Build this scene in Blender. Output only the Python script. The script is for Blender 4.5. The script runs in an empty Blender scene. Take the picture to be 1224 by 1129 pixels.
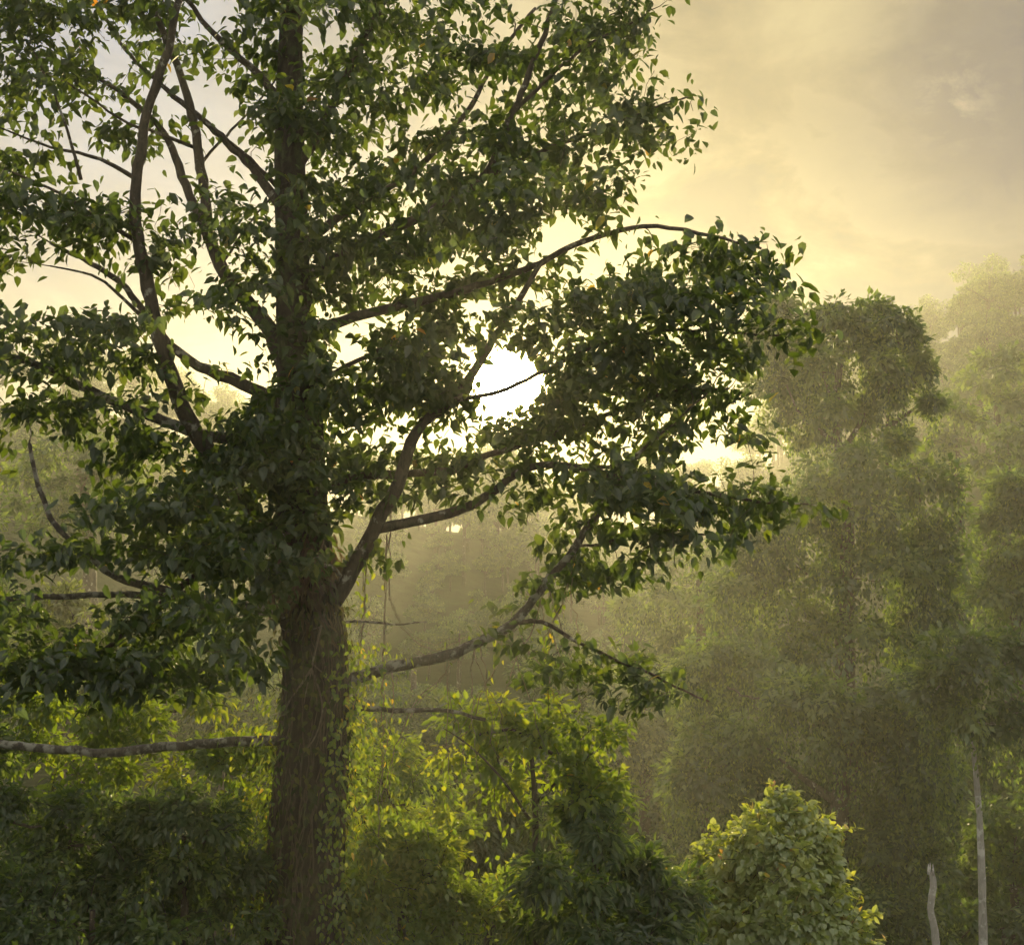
import bpy, math
import numpy as np
from mathutils import Vector, Matrix

R = math.radians
rng = np.random.default_rng(11)
scene = bpy.context.scene
COL = scene.collection

# ---------------------------------------------------------------- camera
FPX = 1681.0                                  # focal length in photograph pixels (width 1224)
PITCH = math.atan((680 - 564.5) / FPX)
cam_d = bpy.data.cameras.new('camera')
cam_d.sensor_width = 36.0
cam_d.lens = 36.0 * FPX / 1224.0
cam_d.clip_start = 0.1
cam_d.clip_end = 5000
cam = bpy.data.objects.new('camera', cam_d)
COL.objects.link(cam)
cam.location = (0, 0, 0)
cam.rotation_euler = (R(90) + PITCH, 0, 0)
scene.camera = cam
FWD = np.array([0, math.cos(PITCH), math.sin(PITCH)])
UPV = np.array([0, -math.sin(PITCH), math.cos(PITCH)])


def ray(px, py):
    d = FWD + np.array([1.0, 0, 0]) * ((px - 612) / FPX) + UPV * (-(py - 564.5) / FPX)
    return d


def P(px, py, Y):
    d = ray(px, py)
    return d * (Y / d[1])


def to_px(p):
    p = np.asarray(p)
    z = p @ FWD
    return 612 + FPX * p[..., 0] / z, 564.5 - FPX * (p @ UPV) / z


# ---------------------------------------------------------------- sun and sky
SUN = ray(603, 462)
SUN = SUN / np.linalg.norm(SUN)
SUN_EL = math.asin(SUN[2])
SUN_AZ = math.atan2(SUN[0], SUN[1])

sun_d = bpy.data.lights.new('sun', 'SUN')
sun_d.energy = 5.0
sun_d.angle = R(0.5)
sun_d.color = (1.0, 0.79, 0.40)
sun = bpy.data.objects.new('sun', sun_d)
COL.objects.link(sun)
sun.location = Vector(SUN) * 60
sun.rotation_euler = (-Vector(SUN)).to_track_quat('-Z', 'Y').to_euler()


class NT:
    """small helper to write node trees"""
    def __init__(s, tree):
        s.t = tree
        s.n = tree.nodes
        s.n.clear()

    def add(s, kind, **kw):
        nd = s.n.new(kind)
        for k, v in kw.items():
            setattr(nd, k, v)
        return nd

    def link(s, a, b):
        s.t.links.new(a, b)

    def val(s, sock, v):
        if hasattr(v, 'is_linked') or isinstance(v, bpy.types.NodeSocket):
            s.link(v, sock)
        else:
            sock.default_value = v

    def math(s, op, a, b=None, clamp=False):
        m = s.add('ShaderNodeMath', operation=op, use_clamp=clamp)
        s.val(m.inputs[0], a)
        if b is not None:
            s.val(m.inputs[1], b)
        return m.outputs[0]

    def mix(s, f, a, b, blend='MIX'):
        m = s.add('ShaderNodeMix', data_type='RGBA', blend_type=blend)
        s.val(m.inputs[0], f)
        for sock, v in ((m.inputs[6], a), (m.inputs[7], b)):
            if isinstance(v, tuple):
                sock.default_value = (*v, 1) if len(v) == 3 else v
            else:
                s.link(v, sock)
        return m.outputs[2]

    def ramp(s, f, stops, interp='LINEAR'):
        r = s.add('ShaderNodeValToRGB')
        r.color_ramp.interpolation = interp
        el = r.color_ramp.elements
        while len(el) < len(stops):
            el.new(0.5)
        for e, (p, c) in zip(el, stops):
            e.position = p
            e.color = (*c, 1) if len(c) == 3 else c
        s.link(f, r.inputs[0])
        return r.outputs[0]

    def noise(s, scale, detail=4, rough=0.55, vec=None, dist=0.0):
        n = s.add('ShaderNodeTexNoise')
        n.inputs['Scale'].default_value = scale
        n.inputs['Detail'].default_value = detail
        n.inputs['Roughness'].default_value = rough
        n.inputs['Distortion'].default_value = dist
        if vec is not None:
            s.link(vec, n.inputs['Vector'])
        return n.outputs['Fac']


world = bpy.data.worlds.new('World')
scene.world = world
world.use_nodes = True
w = NT(world.node_tree)
sky = w.add('ShaderNodeTexSky', sky_type='NISHITA')
sky.sun_disc = False
sky.sun_elevation = SUN_EL
sky.sun_rotation = SUN_AZ
sky.air_density = 1.0
sky.dust_density = 3.0
bg_sky = w.add('ShaderNodeBackground')
w.link(sky.outputs[0], bg_sky.inputs[0])
bg_sky.inputs[1].default_value = 0.12
tc = w.add('ShaderNodeTexCoord')
dirv = tc.outputs['Generated']
dot = w.add('ShaderNodeVectorMath', operation='DOT_PRODUCT')
w.link(dirv, dot.inputs[0])
dot.inputs[1].default_value = tuple(SUN)
d01 = w.math('MAXIMUM', dot.outputs['Value'], 0.0)
mp = w.add('ShaderNodeMapping')
mp.inputs['Scale'].default_value = (1.0, 1.0, 1.7)
w.link(dirv, mp.inputs[0])
n1 = w.noise(11.0, 7, 0.55, mp.outputs[0], 0.35)
n2 = w.noise(5.0, 4, 0.5, mp.outputs[0], 0.2)
near = w.math('POWER', d01, 14.0)             # clouds close to the sun take its warm light
nn = w.math('ADD', w.math('MULTIPLY', n1, 0.55), w.math('MULTIPLY', n2, 0.45))
cl = w.math('ADD', w.math('MULTIPLY', near, 0.50), w.math('MULTIPLY', w.math('SUBTRACT', nn, 0.48), 8.5))
ccol = w.ramp(cl, [(0.0, (0.22, 0.22, 0.24)), (0.25, (0.30, 0.285, 0.26)), (0.5, (0.42, 0.36, 0.26)),
                   (0.8, (0.62, 0.52, 0.33)), (1.0, (0.80, 0.68, 0.42))])


def sky_patch(px, py, power, amount):
    d = ray(px, py)
    q = w.add('ShaderNodeVectorMath', operation='DOT_PRODUCT')
    w.link(dirv, q.inputs[0])
    q.inputs[1].default_value = tuple(d / np.linalg.norm(d))
    f = w.math('POWER', w.math('MAXIMUM', q.outputs['Value'], 0.0), power)
    return w.math('MULTIPLY', w.math('MULTIPLY', f, amount), w.math('ADD', 0.35, w.math('MULTIPLY', n1, 1.3)), clamp=True)


ccol = w.mix(sky_patch(1215, 130, 130, .95), ccol, (0.05, 0.08, 0.24))       # lavender-grey cloud
ccol = w.mix(sky_patch(880, 90, 420, .6), ccol, (0.24, 0.20, 0.18))         # tan cloud
ccol = w.mix(sky_patch(960, 0, 900, .6), ccol, (1.0, 0.85, 0.50))           # a bright opening
ccol = w.mix(sky_patch(150, 60, 60, .9), ccol, (0.55, 0.66, 0.95))           # thin blue-white sky
wn = w.noise(30, 6, 0.65, mp.outputs[0], 0.2)
ccol = w.mix(w.math('MULTIPLY', sky_patch(1140, 118, 2600, 1.0), w.ramp(wn, [(.46, (0, 0, 0)), (.70, (.5, .5, .5))])), ccol, (1.0, 0.84, 0.62))
# away from the sun: unseen white cloud over blue sky, added bright as leaf fill
hi = w.ramp(nn, [(0.30, (1.35, 1.40, 1.40)), (0.48, (2.25, 2.12, 1.84)), (0.7, (2.8, 2.55, 2.15))])
front = w.ramp(d01, [(0.55, (0, 0, 0)), (0.90, (1, 1, 1))], 'EASE')
bg_cl = w.add('ShaderNodeBackground')
w.link(w.mix(front, hi, ccol), bg_cl.inputs[0])
bg_cl.inputs[1].default_value = 0.30
cover = w.math('ADD', 0.72, w.math('MULTIPLY', front, 0.28), clamp=True)
mx = w.add('ShaderNodeMixShader')
w.link(cover, mx.inputs[0])
w.link(bg_sky.outputs[0], mx.inputs[1])
w.link(bg_cl.outputs[0], mx.inputs[2])
# the bright disc of the sun and the aureole it makes in thin cloud
a1 = w.math('MULTIPLY', w.math('POWER', d01, 9000.0), 160.0)
a2 = w.math('MULTIPLY', w.math('POWER', d01, 900.0), 0.9)
a3 = w.math('MULTIPLY', w.math('POWER', d01, 90.0), 0.04)
aur = w.math('ADD', w.math('ADD', a1, a2), a3)
bg_sun = w.add('ShaderNodeBackground')
bg_sun.inputs[0].default_value = (1.0, 0.78, 0.36, 1)
w.link(aur, bg_sun.inputs[1])
ad = w.add('ShaderNodeAddShader')
w.link(mx.outputs[0], ad.inputs[0])
w.link(bg_sun.outputs[0], ad.inputs[1])
wo = w.add('ShaderNodeOutputWorld')
w.link(ad.outputs[0], wo.inputs[0])

scene.view_settings.view_transform = 'Standard'
scene.view_settings.look = 'None'
scene.view_settings.exposure = 0.80
scene.view_settings.gamma = 1.0
scene.render.engine = 'CYCLES'
cy = scene.cycles
cy.use_adaptive_sampling = True
cy.adaptive_threshold = 0.015
cy.use_denoising = True
try:
    cy.denoiser = 'OPENIMAGEDENOISE'
except Exception:
    pass
cy.max_bounces = 5
cy.diffuse_bounces = 2
cy.glossy_bounces = 1
cy.transmission_bounces = 3
cy.volume_bounces = 1
cy.transparent_max_bounces = 4
cy.time_limit = 800


# ---------------------------------------------------------------- materials
def leaf_material(name, stops, trans, gloss=0.045, rough=0.48, thin=0.52):
    """leaf tissue: diffuse front, light coming through, a waxy shine; colour varies leaf by leaf"""
    m = bpy.data.materials.new(name)
    m.use_nodes = True
    t = NT(m.node_tree)
    at = t.add('ShaderNodeAttribute', attribute_name='tone')
    c = t.ramp(at.outputs['Fac'], stops)
    geo = t.add('ShaderNodeNewGeometry')
    nz = t.noise(2.2, 2, 0.5, geo.outputs['Position'])
    c = t.mix(t.math('MULTIPLY', nz, 0.5), c, t.mix(1.0, c, (0.45, 0.5, 0.45), 'MULTIPLY'))
    df = t.add('ShaderNodeBsdfDiffuse')
    t.link(c, df.inputs[0])
    tr = t.add('ShaderNodeBsdfTranslucent')
    t.link(t.mix(1.0, c, trans, 'MULTIPLY'), tr.inputs[0])
    m1 = t.add('ShaderNodeMixShader')
    m1.inputs[0].default_value = thin
    t.link(df.outputs[0], m1.inputs[1])
    t.link(tr.outputs[0], m1.inputs[2])
    gl = t.add('ShaderNodeBsdfGlossy')
    gl.inputs['Roughness'].default_value = rough
    gl.inputs[0].default_value = (1, 1, 1, 1)
    m2 = t.add('ShaderNodeMixShader')
    m2.inputs[0].default_value = gloss
    t.link(m1.outputs[0], m2.inputs[1])
    t.link(gl.outputs[0], m2.inputs[2])
    o = t.add('ShaderNodeOutputMaterial')
    t.link(m2.outputs[0], o.inputs[0])
    return m


def bark_material(name, dark, mid, lichen, amount, scale=6.0, bump=0.5):
    m = bpy.data.materials.new(name)
    m.use_nodes = True
    t = NT(m.node_tree)
    geo = t.add('ShaderNodeNewGeometry')
    mp_ = t.add('ShaderNodeMapping')
    mp_.inputs['Scale'].default_value = (1, 1, 0.35)
    t.link(geo.outputs['Position'], mp_.inputs[0])
    n = t.noise(scale * 2.5, 6, 0.65, mp_.outputs[0], 0.6)
    c = t.ramp(n, [(0.3, dark), (0.7, mid)])
    n_l = t.noise(scale * 0.9, 5, 0.6, geo.outputs['Position'])
    f = t.ramp(n_l, [(0.62 - amount * 0.3, (0, 0, 0)), (0.70 - amount * 0.25, (1, 1, 1))])
    c = t.mix(f, c, lichen)
    p = t.add('ShaderNodeBsdfPrincipled')
    t.link(c, p.inputs['Base Color'])
    p.inputs['Roughness'].default_value = 0.9
    b = t.add('ShaderNodeBump')
    b.inputs['Strength'].default_value = bump
    b.inputs['Distance'].default_value = 0.05
    t.link(n, b.inputs['Height'])
    t.link(b.outputs[0], p.inputs['Normal'])
    o = t.add('ShaderNodeOutputMaterial')
    t.link(p.outputs[0], o.inputs[0])
    return m


M = {}
YEL = (3.2, 2.9, 0.8)
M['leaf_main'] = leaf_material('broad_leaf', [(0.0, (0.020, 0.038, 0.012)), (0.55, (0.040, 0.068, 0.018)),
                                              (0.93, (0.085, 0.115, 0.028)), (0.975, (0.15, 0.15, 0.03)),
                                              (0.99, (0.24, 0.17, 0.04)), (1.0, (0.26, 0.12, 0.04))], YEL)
M['leaf_lit'] = leaf_material('sunlit_leaf', [(0.0, (0.055, 0.10, 0.018)), (0.6, (0.10, 0.155, 0.024)),
                                            (0.97, (0.17, 0.20, 0.03)), (1.0, (0.30, 0.22, 0.05))], (3.6, 3.1, 0.7), thin=0.55)  # sunlight on these leaves put into a lighter, yellower colour
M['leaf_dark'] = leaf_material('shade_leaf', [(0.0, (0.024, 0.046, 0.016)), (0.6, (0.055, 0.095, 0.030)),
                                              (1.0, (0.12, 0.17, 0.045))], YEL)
M['leaf_vine'] = leaf_material('heart_leaf', [(0.0, (0.12, 0.18, 0.04)), (0.6, (0.22, 0.29, 0.065)),
                                              (0.95, (0.33, 0.38, 0.10)), (1.0, (0.30, 0.16, 0.07))], (2.6, 2.2, 0.7), gloss=0.09)
M['leaf_trunk'] = leaf_material('climber_leaf', [(0.0, (0.03, 0.045, 0.016)), (0.7, (0.07, 0.09, 0.03)), (1.0, (0.13, 0.13, 0.045))], (1.8, 1.6, .7), gloss=.02)
M['climber_stem'] = bark_material('climber_stem', (0.05, 0.038, 0.026), (0.15, 0.115, 0.08), (0.10, 0.11, 0.05), 0.25, 8, 0.3)
M['leaf_flare'] = leaf_material('flare_tinted_frond', [(0.0, (0.06, 0.035, 0.02)), (0.6, (0.10, 0.065, 0.03)), (1.0, (0.09, 0.10, 0.03))], (1.6, 1.4, .7))  # reddish brown of the lens flare put into the frond colour
M['leaf_forest'] = leaf_material('forest_leaf', [(0.0, (0.018, 0.036, 0.012)), (0.5, (0.045, 0.084, 0.024)),
                                                 (1.0, (0.14, 0.20, 0.05))], YEL, gloss=0.05)
M['leaf_pale'] = leaf_material('pale_leaf', [(0.0, (0.05, 0.075, 0.03)), (1.0, (0.11, 0.14, 0.05))], YEL, gloss=0.05)
M['bark'] = bark_material('bark', (0.035, 0.028, 0.02), (0.11, 0.085, 0.06), (0.30, 0.29, 0.25), 0.10)
M['bark_lichen'] = bark_material('lichen_bark', (0.045, 0.038, 0.03), (0.13, 0.11, 0.085), (0.27, 0.26, 0.22), 0.42, 7)
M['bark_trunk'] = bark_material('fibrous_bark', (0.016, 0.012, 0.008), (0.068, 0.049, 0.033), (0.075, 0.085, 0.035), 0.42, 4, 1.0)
M['bark_pale'] = bark_material('pale_bark', (0.20, 0.19, 0.17), (0.38, 0.36, 0.33), (0.5, 0.49, 0.46), 0.3, 3, 0.3)
M['root'] = bark_material('root_bark', (0.11, 0.085, 0.06), (0.24, 0.19, 0.14), (0.3, 0.26, 0.2), 0.2, 8, 0.3)


def ground_material():
    m = bpy.data.materials.new('forest_floor')
    m.use_nodes = True
    t = NT(m.node_tree)
    geo = t.add('ShaderNodeNewGeometry')
    n = t.noise(0.35, 8, 0.7, geo.outputs['Position'])
    c = t.ramp(n, [(0.3, (0.02, 0.028, 0.012)), (0.55, (0.04, 0.055, 0.02)), (0.75, (0.07, 0.085, 0.03))])
    p = t.add('ShaderNodeBsdfPrincipled')
    t.link(c, p.inputs['Base Color'])
    p.inputs['Roughness'].default_value = 1.0
    p.inputs['Specular IOR Level'].default_value = 0.0
    b = t.add('ShaderNodeBump')
    b.inputs['Strength'].default_value = 1.0
    b.inputs['Distance'].default_value = 1.0
    t.link(n, b.inputs['Height'])
    t.link(b.outputs[0], p.inputs['Normal'])
    o = t.add('ShaderNodeOutputMaterial')
    t.link(p.outputs[0], o.inputs[0])
    return m


M['ground'] = ground_material()


# ---------------------------------------------------------------- mesh building
def unit(a):
    a = np.asarray(a, float)
    return a / np.maximum(np.linalg.norm(a, axis=-1, keepdims=True), 1e-9)


class MB:
    """collects tubes and leaves and links them as ONE mesh object"""
    def __init__(s):
        s.v, s.l, s.sz, s.tone, s.sm, s.mi = [], [], [], [], [], []
        s.nv = 0

    def _put(s, v, loops, sizes, tone, smooth, mi):
        s.v.append(v)
        s.l.append(loops + s.nv)
        s.sz.append(sizes)
        s.tone.append(tone)
        s.sm.append(np.full(len(sizes), smooth))
        s.mi.append(np.full(len(sizes), mi, np.int32))
        s.nv += len(v)

    def tube(s, pts, rad, k=6, mi=0, rough=0.0, ridge=0.0):
        pts = np.asarray(pts, float)
        n = len(pts)
        rad = np.broadcast_to(np.asarray(rad, float), (n,))
        tg = unit(np.gradient(pts, axis=0))
        ref = np.array([0.31, 0.87, 0.38]) if abs(tg[0][2]) > 0.6 else np.array([0.1, 0.2, 1.0])
        a = unit(np.cross(tg, ref))
        b = np.cross(tg, a)
        ang = np.linspace(0, 2 * np.pi, k, endpoint=False)
        rr = rad[:, None] * (1 + (rng.normal(0, rough, (n, k)) if rough else 0))
        if ridge:                                   # flutes and swellings that run along the stem
            hh = np.linspace(0, 1, n)[:, None]
            f = 1 + ridge * (np.sin(5 * ang + 3 * np.sin(7 * hh)) * .6 + np.sin(11 * ang + 2 * np.sin(11 * hh) + 1) * .4
                             + np.sin(17 * ang - 9 * hh) * .25 + np.sin(23 * hh + 2 * np.sin(ang)) * .5)
            rr = rr * f
        v = pts[:, None] + rr[..., None] * (a[:, None] * np.cos(ang)[None, :, None] + b[:, None] * np.sin(ang)[None, :, None])
        v = v.reshape(-1, 3)
        i = np.arange(n - 1)[:, None] * k
        j = np.arange(k)[None]
        j2 = (j + 1) % k
        f = np.stack([i + j, i + j2, i + k + j2, i + k + j], -1).reshape(-1)
        cap0 = np.arange(k)[::-1]
        cap1 = np.arange(k) + (n - 1) * k
        s._put(v, np.concatenate([f, cap0, cap1]), np.concatenate([np.full((n - 1) * k, 4), [k, k]]),
               np.zeros(len(v)), True, mi)

    def leaves(s, base, d, nrm, L, W, tone, mi=0, full=True, curl=0.15):
        base = np.asarray(base, float)
        n = len(base)
        if n == 0:
            return
        d = unit(d)
        side = unit(np.cross(d, nrm))
        nr = np.cross(side, d)
        L = np.broadcast_to(L, (n,))[:, None]
        W = np.broadcast_to(W, (n,))[:, None]
        if full:
            cu = curl * L
            v = np.stack([base,
                          base + d * L * .5 - nr * L * .03,
                          base + d * L - nr * cu,
                          base + d * L * .24 - side * W * .44 + nr * W * .10,
                          base + d * L * .60 - side * W * .40 + nr * (W * .10 - cu * .3),
                          base + d * L * .24 + side * W * .44 + nr * W * .10,
                          base + d * L * .60 + side * W * .40 + nr * (W * .10 - cu * .3)], 1)
            q = np.array([0, 5, 6, 2, 1, 0, 1, 2, 4, 3])
            k, per = 7, [5, 5]
        else:
            v = np.stack([base, base + d * L * .45 + side * W * .5, base + d * L - nr * L * .12,
                          base + d * L * .45 - side * W * .5], 1)
            q = np.array([0, 1, 2, 0, 2, 3])
            k, per = 4, [3, 3]
        lp = (np.arange(n)[:, None] * k + q[None]).reshape(-1)
        s._put(v.reshape(-1, 3), lp, np.tile(per, n), np.repeat(np.broadcast_to(tone, (n,)), k), False, mi)

    def build(s, name, mats, parent=None, origin=None):
        me = bpy.data.meshes.new(name)
        if s.nv:
            v = np.concatenate(s.v)
            if origin is not None:
                v = v - np.asarray(origin)
            l = np.concatenate(s.l).astype(np.int32)
            sz = np.concatenate(s.sz).astype(np.int32)
            me.vertices.add(len(v))
            me.vertices.foreach_set('co', v.astype(np.float32).ravel())
            me.loops.add(len(l))
            me.loops.foreach_set('vertex_index', l)
            me.polygons.add(len(sz))
            me.polygons.foreach_set('loop_start', np.concatenate([[0], np.cumsum(sz)[:-1]]).astype(np.int32))
            me.polygons.foreach_set('material_index', np.concatenate(s.mi))
            me.polygons.foreach_set('use_smooth', np.concatenate(s.sm))
            at = me.attributes.new('tone', 'FLOAT', 'POINT')
            at.data.foreach_set('value', np.concatenate(s.tone).astype(np.float32))
            me.update(calc_edges=True)
            me.validate()
        for m in (mats if isinstance(mats, (list, tuple)) else [mats]):
            me.materials.append(m)
        o = bpy.data.objects.new(name, me)
        COL.objects.link(o)
        if parent is not None:
            o.parent = parent
        elif origin is not None:
            o.location = origin
        return o


def tag(o, label=None, cat=None, group=None, kind=None):
    if label: o['label'] = label
    if cat: o['category'] = cat
    if group: o['group'] = group
    if kind: o['kind'] = kind
    return o


def thing(name, label, cat, loc, group=None):
    o = bpy.data.objects.new(name, None)
    o.empty_display_size = 0.3
    o.location = loc
    COL.objects.link(o)
    return tag(o, label, cat, group)


def smooth_line(pts, step=0.25):
    """Catmull-Rom through points (x,y,z,r)"""
    p = np.asarray(pts, float)
    p = np.vstack([2 * p[0] - p[1], p, 2 * p[-1] - p[-2]])
    out = []
    for i in range(1, len(p) - 2):
        n = max(2, int(np.linalg.norm(p[i + 1][:3] - p[i][:3]) / step))
        t = np.linspace(0, 1, n, endpoint=False)[:, None]
        a, b, c, d = p[i - 1], p[i], p[i + 1], p[i + 2]
        out.append(0.5 * (2 * b + (c - a) * t + (2 * a - 5 * b + 4 * c - d) * t ** 2 + (3 * b - a - 3 * c + d) * t ** 3))
    out.append(p[-2][None])
    o = np.vstack(out)
    o[:, 3] = np.maximum(o[:, 3], 0.004)
    return o


def px_line(pts, Y0, Y1, r0, r1, pw=1.0):
    """polyline of photograph positions at depths that run from Y0 to Y1"""
    q = np.asarray(pts, float)
    s = np.concatenate([[0], np.cumsum(np.hypot(*np.diff(q, axis=0).T))])
    s = s / s[-1]
    return np.array([[*P(x, y, Y0 + (Y1 - Y0) * t ** pw), r0 + (r1 - r0) * t ** 0.8] for (x, y), t in zip(q, s)])


# ---------------------------------------------------------------- terrain
def sstep(a, b, x):
    t = np.clip((x - a) / (b - a), 0, 1)
    return t * t * (3 - 2 * t)


def height(x, y):
    x = np.asarray(x, float)
    y = np.asarray(y, float)
    z = -1.7 - 8.8 * sstep(2, 13, y) - 5.0 * sstep(18, 60, y)
    z = z + 20 * sstep(95, 235, y) + 12 * sstep(10, 60, x - 0.12 * y) * sstep(50, 140, y)
    z = z + 20 * sstep(-10, -75, x) * sstep(80, 240, y)
    z = z + 28 * sstep(12, 100, x) * sstep(125, 275, y)     # the mountain on the right
    z = z + 5 * np.exp(-((x + 16) / 16) ** 2) * sstep(130, 220, y)
    z = z - 12 * sstep(300, 420, y)
    z = z + 1.2 * np.sin(x * 0.11 + 1) * np.cos(y * 0.08) * sstep(15, 40, y) + 3 * np.sin(x * .037 + y * .021) * sstep(100, 200, y)
    return z


def H(x, y):
    return float(height(x, y))


xs = np.concatenate([np.linspace(-380, -90, 30), np.linspace(-84, 84, 57), np.linspace(90, 380, 40)])
ys = np.concatenate([np.linspace(-30, 30, 41), np.linspace(33, 120, 30), np.linspace(125, 500, 64)])
gx, gy = np.meshgrid(xs, ys)
gz = height(gx, gy)
nx, ny = len(xs), len(ys)
g = MB()
ii = (np.arange(ny - 1)[:, None] * nx + np.arange(nx - 1)[None]).ravel()
g._put(np.stack([gx, gy, gz], -1).reshape(-1, 3), np.stack([ii, ii + 1, ii + nx + 1, ii + nx], -1).ravel(),
       np.full(len(ii), 4), np.zeros(nx * ny), True, 0)
tag(g.build('ground', M['ground']), kind='structure')
TOP = float(gz.max())

# ---------------------------------------------------------------- foliage tools
GAPS = []                                      # openings in the crown of the great tree: (x, y, rx, ry)


def in_gap(p, soft=0.0):
    x, y = to_px(p)
    bad = np.zeros(np.shape(x), bool)
    for (cx, cy, rx, ry) in GAPS:
        q = ((x - cx) / rx) ** 2 + ((y - cy) / ry) ** 2
        bad |= q < 1 + (rng.normal(0, soft, np.shape(x)) if soft else 0)
    return bad


def rand_dir(n):
    return unit(rng.normal(0, 1, (n, 3)))


def shoot(fo, tip, d, n, L, W, tone=(0.0, 0.95), length=0.55, full=True, gaps=False, droop=0.58, mi=0, old=0.004):
    """a leafy shoot: leaves set left and right along the last stretch of a twig, a fan at its tip"""
    d = unit(d)
    side = unit(np.cross(d, [0, 0, 1.0]) + 1e-4)
    t = rng.uniform(-1, 0.15, n) * length
    t[: max(2, n // 5)] = rng.uniform(-0.05, 0.12, max(2, n // 5))
    sg = np.where(np.arange(n) % 2 == 0, 1.0, -1.0)
    off = rng.normal(0, 0.17, (n, 3)) * np.array([1, 1, 0.4])
    base = tip + d * t[:, None] + off
    ld = d * rng.uniform(0.1, 0.9, n)[:, None] + side * (sg * rng.uniform(0.3, 1.1, n))[:, None] \
        + np.array([0, 0, -1.0]) * rng.uniform(0.0, 2 * droop, n)[:, None] + rng.normal(0, 0.25, (n, 3))
    nr = np.array([0, 0, 1.0]) + rng.normal(0, 0.45, (n, 3)) + d * 0.2
    s = rng.uniform(0.45, 1.5, n)
    tn = rng.uniform(tone[0], tone[1], n) * 0.6 + rng.uniform(tone[0], tone[1]) * 0.35
    if old:
        k = rng.random(n) < old
        tn[k] = rng.uniform(0.96, 1.0, k.sum())
    if gaps:
        ok = ~in_gap(base + unit(ld) * L * 0.5, 0.3)
        base, ld, nr, s, tn = base[ok], ld[ok], nr[ok], s[ok], tn[ok]
    fo.leaves(base, ld, nr, L * s, W * s, tn, mi, full)


def clump(fo, c, r, n, L, W, out, tone=(0, 1), full=False, mi=0, droop=0.5):
    """a rounded tuft of small leaves on the outside of a crown"""
    dd = rand_dir(n)
    base = c + dd * r * rng.uniform(0.3, 1, n)[:, None] * np.array([1, 1, 0.7])
    ld = dd * 0.7 + out * 0.5 + np.array([0, 0, -droop]) + rng.normal(0, .3, (n, 3))
    nr = dd * 0.25 + np.array([0, 0, 0.55]) + out * 0.9 + rng.normal(0, .28, (n, 3))
    s = rng.uniform(.6, 1.25, n)
    tn = np.clip(rng.uniform(*tone) * .65 + rng.uniform(tone[0], tone[1], n) * .35, 0, 1)
    fo.leaves(base, ld, nr, L * s, W * s, tn, mi, full)


def blob_points(cx, cy, rx, ry, Y, dY, n, shell=0.0):
    """points inside an ellipsoid given by its place in the photograph and its depth"""
    k = Y / FPX
    dd = rand_dir(n)
    u = rng.random(n) ** (1 / 3)
    if shell:
        u = np.where(rng.random(n) < shell, rng.uniform(.82, 1.0, n), u)
    q = dd * u[:, None]
    c = P(cx, cy, Y)
    return c + q * np.array([rx * k, dY, ry * k]), dd


class Skeleton:
    def __init__(s):
        s.p = np.zeros((0, 3))
        s.d = np.zeros((0, 3))
        s.o = np.zeros(0, int)
        s.r = np.zeros(0)

    def add(s, pts, owner, rad):
        pts = np.asarray(pts, float)
        s.p = np.vstack([s.p, pts])
        s.d = np.vstack([s.d, unit(np.gradient(pts, axis=0))])
        s.o = np.concatenate([s.o, np.full(len(pts), owner)])
        s.r = np.concatenate([s.r, np.broadcast_to(rad, (len(pts),))])

    def grow(s, tgt):
        """a twig from the nearest wood to the point tgt: its points, its radii, its owner"""
        v = tgt - s.p
        dist = np.linalg.norm(v, axis=1)
        al = (v * s.d).sum(1) / np.maximum(dist, 1e-6)
        cost = dist * (1.25 - 0.25 * al) + np.where(v[:, 2] < -1.0, 0.4, 0)
        i = int(np.argmin(cost))
        a, L = s.p[i], dist[i]
        n = max(4, int(L / 0.25) + 2)
        t = np.linspace(0, 1, n)[:, None]
        mid = a + s.d[i] * L * 0.4 + np.array([0, 0, 0.12 * L])
        pts = a * (1 - t) ** 2 + 2 * mid * t * (1 - t) + tgt * t ** 2
        pts[1:-1] += rng.normal(0, 0.02 + 0.008 * L, (n - 2, 3))
        r0 = min(s.r[i] * 0.8, 0.007 + 0.009 * L)
        rad = np.linspace(r0, 0.004, n)
        o = int(s.o[i])
        s.add(pts[1:], o, rad[1:])
        return pts, rad, o, pts[-1] - pts[-2]


# ---------------------------------------------------------------- the great tree in front
GAPS = [(606, 460, 40, 32), (632, 447, 20, 12), (572, 366, 22, 10), (625, 352, 12, 8), (672, 282, 26, 22), (80, 352, 88, 13), (238, 396, 36, 18), (272, 470, 26, 20),
        (160, 352, 30, 12), (262, 10, 24, 14), (136, 70, 22, 20), (205, 190, 14, 28), (268, 120, 16, 14), (420, 425, 18, 16),
        (60, 570, 34, 40), (85, 715, 26, 34), (575, 650, 55, 22), (860, 545, 40, 12), (535, 690, 70, 30),(232, 335, 14, 14), (120, 205, 14, 9), (45, 245, 12, 6)]
TX, TY = 365, 20.0
base = P(362, 1129, TY)
base[2] = H(base[0], TY) - 0.3
great = thing('broadleaf_tree', 'large dark broadleaf tree with thick vine-wrapped trunk in front of the sun', 'tree', base)
trunk_px = [(362, 1129, 98), (366, 1000, 92), (373, 900, 86), (377, 800, 80), (369, 700, 76), (362, 600, 64), (358, 500, 54),
            (352, 400, 48), (349, 300, 43), (347, 200, 39), (347, 100, 33), (350, 0, 27), (356, -80, 18), (362, -160, 6)]
tl = np.array([[*base, 0.72]] + [[*P(x, y, TY), wd * .92 * TY / FPX / 2] for x, y, wd in trunk_px])
tl = smooth_line(tl, 0.2)
mb = MB()
mb.tube(tl[:, :3], tl[:, 3], 48, 0, 0.012, .075)
sk = Skeleton()
hi = tl[:, 2] > P(0, 420, TY)[2]
sk.add(tl[hi][:, :3], -1, tl[hi][:, 3])

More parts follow.
